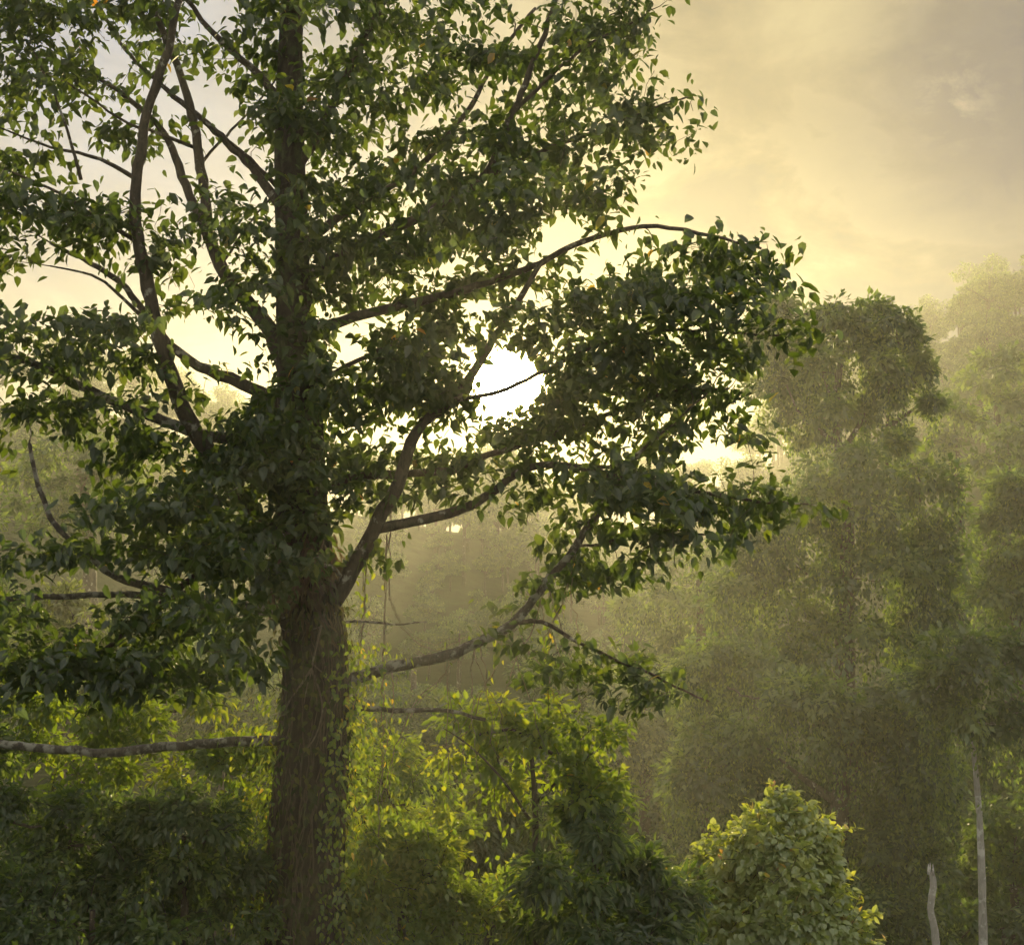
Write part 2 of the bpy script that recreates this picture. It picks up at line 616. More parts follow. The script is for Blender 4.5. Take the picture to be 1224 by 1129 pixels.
LIMBS = [  # points in the photograph, depth at start and end, radius at start and end, bark
    ([(340, 655), (296, 608), (238, 522), (212, 470), (190, 405), (178, 345), (168, 298), (161, 232), (170, 170), (181, 117), (202, 60), (213, 0), (220, -40)], 19.8, 17.8, .20, .05, 'bark'),
    ([(345, 450), (319, 392), (277, 340), (252, 288), (243, 215), (232, 150), (219, 100), (196, 40), (180, -10)], 19.9, 20.6, .17, .05, 'bark'),
    ([(252, 288), (222, 222), (195, 158), (150, 115), (105, 88), (50, 70)], 20.2, 21.0, .12, .02, 'bark'),
    ([(346, 262), (300, 200), (250, 150), (200, 108), (150, 60), (120, 10)], 20.0, 21.5, .11, .02, 'bark'),
    ([(348, 492), (298, 463), (227, 431), (191, 399), (150, 345), (118, 320), (60, 290)], 20.1, 20.2, .15, .03, 'bark'),
    ([(350, 548), (298, 527), (241, 518), (193, 502), (142, 480), (106, 466), (71, 448), (28, 430), (-40, 418)], 20.0, 18.0, .14, .05, 'bark_lichen'),
    ([(355, 735), (270, 722), (200, 705), (140, 690), (100, 660), (71, 633), (53, 601), (42, 565), (35, 530)], 19.9, 18.0, .12, .03, 'bark_lichen'),
    ([(270, 722), (200, 712), (152, 711), (113, 711), (53, 714), (-30, 719)], 19.4, 17.6, .07, .04, 'bark_lichen'),
    ([(345, 884), (248, 888), (170, 895), (117, 899), (35, 892), (-40, 884)], 19.8, 20.4, .10, .07, 'bark_lichen'),
    ([(385, 735), (400, 716), (423, 679), (453, 622), (477, 576), (486, 541), (506, 505), (542, 477), (575, 430), (600, 390), (625, 350), (648, 312)], 19.8, 19.4, .19, .04, 'bark'),
    ([(452, 631), (506, 622), (552, 608), (591, 587), (620, 565), (648, 555), (690, 558), (719, 565), (783, 580), (850, 590), (915, 600), (950, 602)], 19.8, 18.6, .11, .02, 'bark'),
    ([(366, 590), (425, 571), (489, 566), (542, 562), (584, 544), (660, 520), (740, 490), (800, 470), (870, 465)], 20.2, 20.4, .10, .025, 'bark'),
    ([(395, 814), (414, 813), (470, 797), (530, 785), (570, 768), (612, 745), (648, 702), (676, 668), (712, 619), (733, 578), (765, 540), (810, 500)], 20.0, 20.8, .13, .05, 'bark_lichen'),
    ([(612, 745), (648, 743), (684, 764), (708, 775), (737, 789), (772, 803), (818, 825), (848, 838)], 20.4, 19.2, .05, .015, 'bark'),
    ([(380, 842), (421, 844), (471, 848), (535, 849), (580, 860)], 19.8, 20.6, .07, .03, 'bark_lichen'),
    ([(358, 400), (450, 372), (560, 345), (645, 315), (683, 294), (726, 280), (769, 271), (820, 275), (880, 290), (910, 297)], 20.1, 19.0, .12, .02, 'bark'),
    ([(354, 340), (440, 290), (520, 250), (577, 213), (613, 135), (632, 89), (655, 28), (670, -20)], 20.1, 20.6, .13, .04, 'bark'),
    ([(577, 213), (648, 181), (690, 165), (740, 145), (800, 122), (822, 116)], 20.4, 20.0, .06, .015, 'bark'),
    ([(540, 478), (572, 474), (606, 464), (655, 441), (720, 412), (800, 395), (870, 398), (940, 402)], 19.4, 18.6, .045, .015, 'bark'),
    ([(690, 558), (740, 556), (776, 530), (818, 495), (850, 465)], 19.2, 19.8, .04, .015, 'bark'),
    ([(690, 652), (722, 650), (754, 636), (797, 633), (850, 640)], 20.7, 18.8, .035, .012, 'bark'),
    ([(350, 210), (390, 140), (428, 60), (460, 0), (480, -40)], 20.0, 19.5, .11, .04, 'bark'),
    ([(348, 140), (310, 90), (266, 50), (230, 10), (205, -30)], 20.0, 19.2, .10, .03, 'bark'),
    ([(352, 300), (420, 250), (500, 200), (560, 130), (600, 60), (640, 10)], 20.1, 21.6, .10, .03, 'bark'),
    ([(613, 135), (660, 90), (710, 50), (770, 20)], 20.5, 20.2, .05, .015, 'bark'),
    ([(392, 748), (425, 742), (470, 746), (510, 743)], 20.0, 20.6, .035, .012, 'bark_lichen'),
    ([(236, 200), (262, 172), (316, 113), (345, 70)], 20.4, 21.0, .035, .012, 'bark'),
    ([(232, 176), (190, 160), (142, 142), (92, 106), (40, 80)], 20.4, 19.0, .04, .012, 'bark'),
    ([(165, 215), (120, 190), (60, 175), (-10, 150)], 18.9, 18.0, .045, .012, 'bark'),
    ([(166, 290), (120, 262), (60, 225), (0, 200)], 18.9, 17.8, .05, .014, 'bark'),
    ([(184, 392), (140, 350), (110, 328), (60, 318)], 19.2, 18.4, .045, .012, 'bark'),
    ([(97, 215), (82, 160), (70, 125), (40, 60)], 18.4, 18.2, .035, .012, 'bark'),
    ([(330, 222), (300, 190), (248, 149), (215, 120)], 19.9, 19.2, .05, .014, 'bark'),
    ([(262, 320), (300, 265), (330, 230)], 20.2, 19.4, .03, .012, 'bark'),
    ([(408, 690), (395, 676), (365, 676), (335, 684)], 19.7, 19.0, .05, .02, 'bark_lichen'),
    ([(352, 470), (400, 445), (450, 420), (500, 405), (545, 372)], 19.9, 20.6, .07, .02, 'bark'),
    ([(345, 640), (290, 660), (230, 690), (170, 740), (110, 785), (40, 800)], 19.7, 17.0, .10, .02, 'bark'),
]
fol_mb = {i: MB() for i in range(-1, len(LIMBS))}
limb_mb = []
for i, (pp, Y0, Y1, r0, r1, bk) in enumerate(LIMBS):
    ln = smooth_line(px_line(pp, Y0, Y1, r0 * .74, r1 * .85), 0.15)
    ln[2:-1, :3] += rng.normal(0, 0.008, (len(ln) - 3, 3))
    m_ = MB()
    m_.tube(ln[:, :3], ln[:, 3], 10, 0, 0.05, .07)
    limb_mb.append(m_)
    k = max(2, int(len(ln) * 0.22))
    sk.add(ln[k:, :3], i, ln[k:, 3])

BLOBS = [  # place and radii in the photograph, depth, half depth, how leafy
    (70, 50, 110, 70, 19, 2, 1.35), (160, 18, 90, 32, 20, 2, 1.0), (30, 150, 60, 50, 18, 1.5, 1.0), (100, 190, 70, 40, 19.5, 1.5, .55),
    (75, 265, 92, 45, 18, 1.5, 1.25), (60, 312, 85, 20, 18.5, 1.5, 1.1), (150, 270, 50, 60, 19, 1.5, .7), (75, 395, 95, 20, 17.7, 1.5, 1.9),
    (140, 115, 60, 45, 20, 2, .3), (215, 160, 60, 80, 20.5, 2, .22), (290, 150, 60, 60, 20, 2, .6), (325, 55, 90, 60, 20, 2, 1.0),
    (270, 260, 50, 50, 19, 1.5, .7), (300, 310, 60, 50, 19, 1.5, 1.0), (230, 300, 50, 40, 20, 1.5, .45), (295, 385, 50, 40, 19, 1.5, .9),
    (225, 370, 40, 30, 20, 1.5, .35),
    (420, 60, 100, 70, 20, 2.5, 1.1), (400, 180, 90, 70, 20, 2.5, 1.0), (500, 40, 80, 50, 20, 2.5, 1.15), (520, 120, 80, 50, 20, 2.5, 1.0),
    (620, 40, 80, 50, 20.5, 2.5, 1.0), (715, 35, 80, 42, 20.5, 2, 1.0), (700, 95, 80, 36, 20, 2, .9), (600, 110, 60, 50, 21, 2, .55),
    (650, 160, 80, 40, 20, 2, .9), (735, 145, 68, 30, 20, 1.5, 1.0), (788, 124, 34, 12, 20, .7, 1.0), (560, 190, 70, 60, 21, 2, .7),
    (480, 230, 90, 60, 20, 2.5, 1.25), (590, 250, 90, 38, 19, 2, 1.4), (675, 215, 55, 32, 19, 1.5, 1.0), (712, 240, 36, 14, 19, 1, 1.1),
    (400, 290, 80, 70, 20, 2.5, 1.2), (500, 310, 90, 50, 19.5, 2, 1.25), (600, 305, 45, 45, 20, 2, .95), (460, 390, 70, 50, 20, 2, .9),
    (540, 370, 60, 30, 20.5, 2, .5), (470, 470, 70, 55, 20, 2, 1.3), (610, 390, 65, 22, 19, 1.2, 1.6), (530, 430, 40, 40, 20, 1.5, 1.2),
    (700, 320, 60, 38, 20, 1.5, .45), (800, 330, 80, 48, 19, 1.8, .7), (865, 300, 42, 32, 19, 1.2, 1.0), (875, 350, 34, 36, 19, 1, .8),
    (720, 380, 80, 45, 19, 2, 1.0), (820, 398, 75, 38, 19, 2, .85), (905, 405, 42, 16, 18.5, .8, 1.1), (740, 450, 90, 45, 20, 2, .95),
    (845, 458, 58, 40, 20, 1.5, .9), (670, 510, 60, 32, 20, 1.5, 1.1), (770, 505, 60, 30, 20.5, 1.5, .6), (870, 508, 36, 15, 20, 1, .6),
    (565, 535, 70, 28, 20.5, 1.5, .9), (450, 560, 50, 50, 20.5, 1.5, .8), (530, 590, 60, 20, 20.5, 1.2, .7), (650, 600, 45, 22, 20, 1, .5),
    (720, 570, 80, 28, 19, 1.5, .9), (815, 592, 85, 26, 18.5, 1.5, 1.35), (900, 602, 50, 18, 18.5, 1, 1.2), (885, 566, 62, 12, 19, 1, .8),
    (845, 634, 45, 16, 18.5, 1, .9), (800, 662, 42, 20, 18.5, 1, .8),
    (660, 640, 45, 55, 20.5, 1.2, .45), (700, 715, 55, 60, 21, 1.2, .5), (740, 655, 48, 45, 20.5, 1.2, .45), (570, 755, 35, 16, 20, .8, .6),
    (690, 805, 55, 36, 20.5, 1, .5), (740, 798, 42, 18, 19.5, .8, 1.1), (795, 828, 45, 15, 19, .8, 1.3),
    (340, 480, 55, 60, 19, 1, 1.1), (325, 570, 60, 55, 18.7, 1.0, 1.1), (390, 430, 50, 60, 19.2, 1, 1.2), (250, 560, 70, 48, 18.5, 1.5, .9),
    (160, 560, 80, 36, 18.5, 1.5, .7), (70, 510, 80, 32, 18.5, 1.5, .6), (150, 450, 80, 32, 18, 1.5, .65), (60, 465, 70, 28, 18, 1.5, .6),
    (60, 655, 80, 26, 18, 1.5, 1.1), (180, 620, 90, 46, 18, 1.5, 1.2), (255, 680, 85, 55, 17.5, 1.3, 1.15), (220, 760, 105, 56, 17.3, 1.5, 1.2),
    (100, 790, 85, 42, 17.3, 1.5, 1.2), (25, 755, 36, 46, 17.5, 1.2, .9), (418, 620, 26, 55, 20.5, .8, .7),
    (60, -60, 180, 50, 19, 2, .8), (330, -60, 160, 50, 20, 2.5, .8), (600, -60, 180, 45, 20.5, 2.5, .8),
    (-90, 70, 90, 80, 19, 2, .8), (-90, 270, 90, 45, 18.3, 1.5, .8), (-100, 400, 90, 28, 17.9, 1.5, .9), (-80, 540, 90, 40, 18.5, 1.5, .6), (-90, 680, 80, 40, 17.8, 1.5, .8), (-70, 790, 70, 36, 17.4, 1.3, .7),
    (535, 475, 36, 34, 19.5, 1, 1.3), (672, 478, 34, 22, 19.5, 1, 1.2), (610, 522, 56, 14, 19.5, 1, 1.3), (575, 395, 30, 16, 19.6, .8, 1.0),
    (440, 520, 40, 30, 20, 1, .9), (825, 525, 60, 18, 19.5, 1, .9), (700, 430, 60, 30, 19, 1.2, .8), (690, 545, 60, 20, 19.5, 1, .7), (350, 230, 60, 60, 18.9, .6, .2), (350, 120, 70, 60, 18.8, .6, .25), (355, 350, 50, 50, 18.9, .5, .6), (345, 540, 50, 60, 18.8, .5, 1.3), (300, 640, 60, 50, 18.4, .6, 1.2),
]
twig_mb = {i: MB() for i in range(-1, len(LIMBS))}
pts_all = []
for (cx, cy, rx, ry, Y, dY, dn) in BLOBS:
    if cx < 330 and cy < 330:
        dn *= .68
    if cx > 640 and cy > 260:
        dn *= 1.2
    if 320 < cx < 660 and cy < 460:
        dn *= .72
    n = max(3, int(dn * math.pi * rx * ry / 395))
    p, _ = blob_points(cx, cy, rx, ry, Y, dY, max(2, n // 3))
    p = np.repeat(p, 3, 0)[:max(n, 3)]              # twigs come in flat layered sprays
    p = p + rng.normal(0, 1, p.shape) * np.array([.36, .36, .07])
    p = p[~in_gap(p)]
    pts_all += [(q, cy) for q in p]
from_d = [np.linalg.norm(sk.p - q, axis=1).min() for q, _ in pts_all]
for j in np.argsort(from_d):
    q, cy = pts_all[j]
    pts, rad, o, dv = sk.grow(q)
    twig_mb[o].tube(pts, rad, 4)
    out = unit(dv) + np.array([0, 0, 0.05]) + rng.normal(0, .25, 3)
    shoot(fol_mb[o], pts[-1], out, int(rng.integers(20, 36)), 0.165, 0.094, (0.05, 0.93), 0.55, True, True)
    if len(pts) > 7:
        shoot(fol_mb[o], pts[len(pts) // 2], out + rng.normal(0, .5, 3), 8, 0.18, 0.095, (0.05, 0.93), 0.3, True, True)
for i, (pp, Y0, Y1, r0, r1, bk) in enumerate(LIMBS):
    a, b = limb_mb[i], twig_mb[i]
    for arr in ('v', 'sz', 'tone', 'sm', 'mi'):
        getattr(a, arr).extend(getattr(b, arr))
    a.l.extend([x + a.nv for x in b.l])
    a.nv += b.nv
    br = a.build('branch', M[bk], great, base)
    if fol_mb[i].nv:
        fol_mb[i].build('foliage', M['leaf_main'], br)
        br.children[0].data.transform(Matrix.Translation(-Vector(base)))
def absorb(a, b):
    for arr in ('v', 'sz', 'tone', 'sm', 'mi'):
        getattr(a, arr).extend(getattr(b, arr))
    a.l.extend([x + a.nv for x in b.l])
    a.nv += b.nv


absorb(mb, twig_mb[-1])
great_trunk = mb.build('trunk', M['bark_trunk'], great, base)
if fol_mb[-1].nv:
    f_ = fol_mb[-1].build('foliage', M['leaf_main'], great_trunk, base)

# pale root that spreads down the trunk
ar = MB()
for k, line in enumerate([[(392, 705), (384, 740), (376, 775), (371, 800)], [(371, 800), (356, 822), (340, 845), (333, 868)], [(371, 800), (380, 825), (384, 850), (376, 880), (362, 900)],
                          [(374, 795), (390, 812), (396, 830), (388, 850)], [(371, 803), (366, 820), (362, 842)], [(380, 750), (350, 758), (330, 752)]]):
    r = [.028, .018, .018, .012, .01, .012][k]
    ln = px_line(line, TY - .56, TY - .56, r, r * .5)
    for q in ln:                                # lie on the bark
        i = int(np.argmin(np.abs(tl[:, 2] - q[2])))
        dx = np.clip(q[0] - tl[i, 0], -tl[i, 3], tl[i, 3])
        q[1] = tl[i, 1] - math.sqrt(max(tl[i, 3] ** 2 - dx * dx, 0.0)) - 0.02
    ln = smooth_line(ln, .06)
    ar.tube(ln[:, :3], ln[:, 3], 6, 0, .05)
ar.build('aerial_root', M['root'], great, base)

# ---------------------------------------------------------------- climbing plants on its trunk
def trunk_at(z):
    i = int(np.argmin(np.abs(tl[:, 2] - z)))
    return tl[i]


def climber(label, z0, z1, nst, nleaf, a0, a1, Lf, mat, spread=0.12, name='climbing_vine'):
    b0 = trunk_at(z0)
    o_ = (float(b0[0]), float(b0[1]), z0)
    t_ = thing(name, label, 'vine', o_)
    st, fo = MB(), MB()
    for k in range(nst):
        a = rng.uniform(a0, a1)
        zz = np.arange(z0, z0 + (z1 - z0) * rng.uniform(.5, 1), 0.12)
        if len(zz) < 4:
            continue
        aa = a + np.cumsum(rng.normal(0, 0.05, len(zz)))
        pts = []
        for z, al in zip(zz, aa):
            c = trunk_at(z)
            rr = c[3] + rng.uniform(.0, .035)
            pts.append([c[0] + rr * math.cos(al), c[1] + rr * math.sin(al), z])
        st.tube(pts, np.linspace(rng.uniform(.008, .03), .006, len(pts)), 5)
    st.build('stem', M['climber_stem'], t_, o_)
    n = nleaf
    z = z0 + (z1 - z0) * rng.random(n) ** 1.6
    a = rng.uniform(a0, a1, n)
    c = np.array([trunk_at(q) for q in z])
    rr = c[:, 3] + np.abs(rng.normal(0, spread, n)) + .01
    rd = np.stack([np.cos(a), np.sin(a), np.zeros(n)], -1)
    b = np.stack([c[:, 0], c[:, 1], z], -1) + rd * rr[:, None]
    ld = np.array([0, 0, -.8]) + rd * .4 + rng.normal(0, .4, (n, 3))
    fo.leaves(b, ld, rd + [0, 0, .4] + rng.normal(0, .3, (n, 3)), Lf * rng.uniform(.6, 1.25, n), Lf * .55 * rng.uniform(.7, 1.2, n), rng.random(n))
    fo.build('foliage', mat, t_, o_)


climber('tangle of brown climbing stems with sparse leaves wrapping the great trunk', -9.5, 0.2, 130, 3400, 0, 6.28, .115, M['leaf_trunk'], .09)
climber('sunlit yellow-green vine hanging along the right edge of the great trunk', -9.5, -1.0, 20, 5200, -1.2, 1.0, .105, M['leaf_lit'], .50)
climber('leafy vine along the left edge of the great trunk below the mossy branch', -9.5, -1.8, 14, 2600, 2.2, 4.2, .105, M['leaf_lit'], .42)

c0 = trunk_at(P(345, 700, TY)[2])
ep = thing('epiphyte_fern', 'drooping fern with reddish brown lens flare painted into its colour, lodged on the great trunk beside the lowest fork', 'fern', (c0[0] - .2, c0[1] - c0[3], c0[2]))
e_ = MB()
n_ = 420
a_ = rng.uniform(-2.9, -0.5, n_)
zz_ = rng.normal(0, .30, n_)
rd_ = np.stack([np.cos(a_), np.sin(a_), 0 * a_], -1)
e_.leaves(np.array([c0[0], c0[1], c0[2] + .1]) + rd_ * (c0[3] + rng.uniform(0, .12, n_))[:, None] + np.outer(zz_, [0, 0, 1.0]),
          rd_ * .5 + [0, 0, -.8] + rng.normal(0, .3, (n_, 3)), rd_ + [0, 0, .5], .24 * rng.uniform(.6, 1.3, n_), .05, rng.random(n_))
e_.build('foliage', M['leaf_flare'], ep, ep.location)

for k, (lab, line, Y, r, nl) in enumerate([
    ('thin leafless liana dropping straight down just right of the great trunk', [(462, 640), (460, 720), (458, 800), (456, 900), (452, 1000)], 20.3, .010, 0),
    ('looping thin liana crossing the mist right of the great trunk', [(468, 600), (465, 700), (480, 750), (520, 775), (560, 760)], 20.6, .008, 6),
    ('leafy liana hanging from the rising right limb to the lower bough', [(440, 650), (436, 720), (430, 780), (424, 850), (420, 930)], 20.2, .010, 120),
    ('twisted pair of bare lianas slanting down behind the lower right bough', [(548, 782), (520, 815), (495, 840), (470, 900), (455, 960)], 20.5, .009, 10),
    ('fine hanging liana with small leaves under the middle of the lower bough', [(600, 752), (590, 800), (575, 830), (560, 870), (500, 915)], 20.6, .009, 30),
    ('long trailing liana with drooping leaves below the hazy right limb', [(690, 650), (672, 720), (650, 770), (660, 830), (690, 880)], 20.9, .009, 90),
]):
    ln = smooth_line(px_line(line, Y, Y, r, r * .7), .1)
    ln[1:-1, :3] += rng.normal(0, .012, (len(ln) - 2, 3))
    o_ = ln[0, :3]
    t_ = thing('hanging_liana', lab, 'liana', o_)
    a = MB()
    a.tube(ln[:, :3], ln[:, 3], 5)
    off = ln[:, :3] + np.cumsum(rng.normal(0, .012, (len(ln), 3)), 0)
    a.tube(off, ln[:, 3] * .6, 4)
    a.build('stem', M['root'], t_, o_)
    if nl:
        f = MB()
        b = ln[rng.integers(0, len(ln), nl), :3] + rng.normal(0, .09, (nl, 3))
        f.leaves(b, rng.normal(0, .5, (nl, 3)) + [0, 0, -.8], rand_dir(nl) + [0, -.3, .5], .12 * rng.uniform(.6, 1.2, nl), .06 * rng.uniform(.6, 1.2, nl), rng.random(nl))
        f.build('foliage', M['leaf_lit'], t_, o_)


bough = px_line(LIMBS[12][0], LIMBS[12][1], LIMBS[12][2], .1, .05)
for k in range(12):
    q = bough[int(rng.integers(2, 8))]
    o_ = q[:3] + rng.normal(0, .05, 3)
    n_ = int(rng.integers(10, 22))
    ln = o_ + np.cumsum(np.stack([rng.normal(rng.uniform(-.05, .05), .025, n_), rng.normal(0, .02, n_), -rng.uniform(.08, .16, n_)], -1), 0)
    ln = np.vstack([o_, ln])
    t_ = thing('hanging_liana', 'thin bare liana hanging from the lichen-marked lower right bough', 'liana', o_, 'thin lianas hanging from the lower right bough')
    a = MB()
    a.tube(ln, np.linspace(.009, .004, len(ln)), 4)
    a.build('stem', M['root'], t_, o_)

# ---------------------------------------------------------------- trees and shrubs behind and below
def plant(name, label, cat, Y, trunk, blobs, leaf, mat, bark, dens=1.0, shell=.75, full=False, r=0.3, ncl=26, rc=.55,
          drape=0.0, wood='trunk', crown='crown', group=None, limbs=(), tone=(0, 1), area=420, dx=0.0, droop=0.5):
    """a tree or shrub rooted in the ground: a tapered trunk with limbs that reach into a crown of leaf tufts"""
    x0 = P(trunk[0][0], trunk[0][1], Y)[0]
    b = np.array([x0 + dx, Y, H(x0 + dx, Y) - .15])
    root = thing(name, label, cat, b, group)
    tr, cr = MB(), MB()
    n = len(trunk)
    tp = [[*b, r * 1.25]] + [[*P(px, py, Y), r * (1 - .75 * i / n)] for i, (px, py) in enumerate(trunk)]
    tp = smooth_line(tp, .5)
    tr.tube(tp[:, :3], tp[:, 3], 8, 0, .06)
    s = Skeleton()
    s.add(tp[len(tp) // 3:, :3], 0, tp[len(tp) // 3:, 3])
    for line in limbs:
        ln = smooth_line(px_line(line, Y, Y + rng.uniform(-2, 2), r * .5, r * .12), .4)
        lm = MB()
        lm.tube(ln[:, :3], ln[:, 3], 6, 0, .06)
        lm.build('branch', bark, root, b)
        s.add(ln[1:, :3], 0, ln[1:, 3])
    L, W = leaf
    for bl in blobs:
        cx, cy, rx, ry = bl[:4]
        yy = bl[4] if len(bl) > 4 else Y + rng.uniform(-.6, .6)
        dd = bl[5] if len(bl) > 5 else 1.0
        k = yy / FPX
        n = max(6, int(1.35 * dens * dd * 4 * math.pi * rx * ry * k * k / (rc * rc * 1.6)))
        c = P(cx, cy, yy)
        rad3 = np.array([rx * k, max(rx, ry) * k * .9, ry * k])
        nl_ = int(np.clip(n / 9, 5, 16))
        lobe = rand_dir(nl_)
        lobe[:, 2] = np.where(lobe[:, 2] < -.3, -lobe[:, 2], lobe[:, 2])
        lr = rng.uniform(.32, .52, nl_)
        who = rng.integers(0, nl_, n)
        dirs = rand_dir(n)
        dirs = unit(dirs + lobe[who] * .55 + [0, 0, .25])
        u = np.where(rng.random(n) < shell, rng.uniform(.85, 1.05, n), rng.random(n))
        p = c + (lobe[who] * (.82 if full else .74) + dirs * (lr[who] * u)[:, None]) * rad3
        # one stout limb into each mass of the crown, light twigs to some of the tufts
        pts, rad, o, dv = s.grow(c)
        tr.tube(pts, np.linspace(max(rad[0], .1 * r), .03, len(pts)), 6, 0, .05)
        ltone = rng.random(nl_)[who]
        for j, (q, dq) in enumerate(zip(p, dirs)):
            if dq[2] < -.75 and rng.random() < .6:
                continue
            if rng.random() < .3:
                pts, rad, o, dv = s.grow(q)
                tr.tube(pts, rad, 3)
            lt = tone[0] + (tone[1] - tone[0]) * .58 * ltone[j]
            big = 1.0 if full else 1.45
            clump(cr, q, rc * rng.uniform(.5, 1.25), int(ncl * rng.uniform(.6, 1.3) / big), L * big, W * big * 1.05, dq, (lt, lt + .42 * (tone[1] - tone[0])), full, 0, droop)
            if full and rng.random() < .14:         # a sprig that sticks out of the mass
                sd = unit(dq * .8 + [0, 0, .55] + rng.normal(0, .3, 3))
                sl = rng.uniform(.2, .6)
                m = int(sl * 24) + 3
                tt = np.linspace(.1, 1, m)[:, None]
                sp = q + sd * sl * tt - np.array([0, 0, .25]) * sl * tt ** 2
                cr.leaves(sp, sd * .5 + rand_dir(m) * .8, rand_dir(m) * .5 + [0, 0, .7], L * rng.uniform(.6, 1.2, m), W * rng.uniform(.6, 1.2, m), rng.uniform(*tone, m), 0, True)
                tr.tube(np.vstack([q - sd * .3, sp]), np.linspace(.008, .003, m + 1), 3)
            if drape and rng.random() < drape:
                hl = rng.uniform(.8, 3.2)
                m = int(hl * 11)
                zz = -rng.random(m) * hl
                bb = q + np.stack([rng.normal(0, .13, m), rng.normal(0, .13, m), zz], -1)
                cr.leaves(bb, np.array([0, 0, -1.0]) + rng.normal(0, .35, (m, 3)), np.array([0, -.7, .3]) + rng.normal(0, .5, (m, 3)),
                          L * rng.uniform(.6, 1.1, m), W * rng.uniform(.6, 1.1, m), rng.uniform(*tone, m), 0, full)
    tr.build(wood, bark, root, b)
    cr.build(crown, mat, root, b)
    return root


F, FD, FL, FP, FV = M['leaf_forest'], M['leaf_dark'], M['leaf_lit'], M['leaf_pale'], M['leaf_vine']
BK, BP = M['bark'], M['bark_pale']

# right side of the valley
plant('rainforest_tree', 'tall hazy tree with rounded open top rising above the vine-hung forest on the right', 'tree', 62,
      [(1006, 1000), (1004, 700), (1002, 560), (1000, 480), (1005, 430)],
      [(1022, 378, 38, 20), (1050, 390, 34, 22), (990, 388, 26, 18), (945, 376, 30, 17, 64, 1.6), (922, 392, 24, 18, 64, 1.6), (915, 415, 24, 20, 64, 1.4), (1072, 402, 26, 24), (1085, 428, 24, 24), (1095, 458, 22, 22),
       (1106, 488, 20, 18), (1078, 480, 18, 18, 62, .6), (965, 410, 30, 22, 64), (940, 430, 34, 28, 65, .9), (960, 460, 34, 30, 65, .8), (925, 480, 34, 34, 66, 1.0), (955, 515, 40, 30, 66, 1.0),
       (1020, 410, 30, 16, 62, .6), (1050, 425, 26, 20, 62, .6), (1045, 470, 22, 26, 63, .5), (1000, 460, 22, 24, 63, .4), (1070, 525, 26, 18, 62, .5), (1010, 510, 30, 24, 64, .7), (980, 445, 24, 24, 61, .8), (1035, 505, 28, 24, 63, .7), (1062, 470, 22, 26, 61, .6), (985, 500, 26, 26, 61, .7), (1055, 540, 34, 20, 61, .9), (1030, 432, 26, 26, 62, .7), (1055, 445, 22, 22, 61, .6)],
      (.24, .12), F, BK, 1.25, .8, r=.3, ncl=24, rc=.5, drape=.3,
      limbs=[[(1003, 560), (1000, 500), (985, 450), (975, 410)], [(1003, 545), (1030, 500), (1040, 440), (1040, 400)], [(1040, 620), (1060, 560), (1062, 500), (1075, 440), (1085, 420)],
             [(1003, 530), (960, 500), (940, 460)], [(1062, 510), (1090, 490), (1105, 480)]])
plant('vine_draped_tree', 'broad vine-draped tree mass below the tall rounded tree on the right', 'tree', 58,
      [(1010, 1000), (1010, 800), (1012, 680), (1015, 600)],
      [(1050, 570, 80, 34), (1100, 600, 48, 40), (990, 625, 80, 50), (1118, 675, 44, 52), (1050, 695, 80, 60), (935, 650, 66, 50, 60), (905, 725, 72, 54, 60), (1008, 780, 76, 46, 57),
       (1110, 760, 46, 50)],
      (.22, .11), F, BK, .95, .85, r=.5, ncl=24, rc=.5, drape=.55)
plant('vine_draped_tree', 'dark leaning tree hung with curtains of vines behind the pale dead stub', 'tree', 50,
      [(1002, 1100), (1004, 980), (1010, 900), (1015, 860)],
      [(1085, 850, 52, 44), (1055, 910, 82, 60), (965, 870, 78, 54), (1105, 950, 42, 60), (1040, 1010, 84, 60, 51), (870, 820, 66, 50, 54), (855, 925, 62, 66, 53), (950, 970, 60, 50, 52), (1080, 1060, 60, 60, 50, .6)],
      (.20, .10), F, BK, .95, .85, r=.42, ncl=24, rc=.45, drape=.8,
      limbs=[[(1004, 960), (960, 930), (930, 905)], [(1006, 930), (1050, 890), (1080, 860)]])
plant('rainforest_tree', 'rounded green tree cut off by the right edge at mid height', 'tree', 68,
      [(1215, 1000), (1215, 800), (1212, 700)],
      [(1205, 600, 40, 36), (1190, 650, 42, 46), (1235, 640, 50, 60), (1180, 720, 40, 44), (1230, 730, 56, 60)],
      (.24, .12), F, BK, .9, .85, r=.4, ncl=24, rc=.55, drape=.3)
plant('rainforest_tree', 'slender tree with straight grey trunk bare below a leafy crown at lower right', 'tree', 46,
      [(1175, 1120), (1172, 1000), (1166, 920), (1160, 860)],
      [(1150, 800, 52, 42), (1115, 830, 32, 40), (1190, 810, 50, 50), (1155, 865, 46, 40), (1205, 870, 40, 44)],
      (.20, .10), F, BP, .9, .8, r=.135, ncl=24, rc=.45, drape=.3)
plant('understorey_tree', 'dark low leafy tree in shade at the bottom right corner', 'tree', 52,
      [(1215, 1120), (1212, 1060)],
      [(1215, 1000, 46, 46), (1185, 1050, 30, 60, 54), (1225, 1080, 50, 56), (1140, 1085, 36, 46, 54)],
      (.2, .1), FD, BK, .8, .85, r=.2, ncl=24, rc=.45)
plant('understorey_tree', 'dim shrubby tree behind the grey trunk at right', 'tree', 66,
      [(1160, 1120), (1160, 1060)],
      [(1150, 960, 60, 60), (1210, 930, 50, 50), (1130, 1040, 60, 60), (1210, 1010, 50, 60), (1080, 1090, 70, 50)],
      (.24, .12), FD, BK, .8, .85, r=.25, ncl=24, rc=.55)
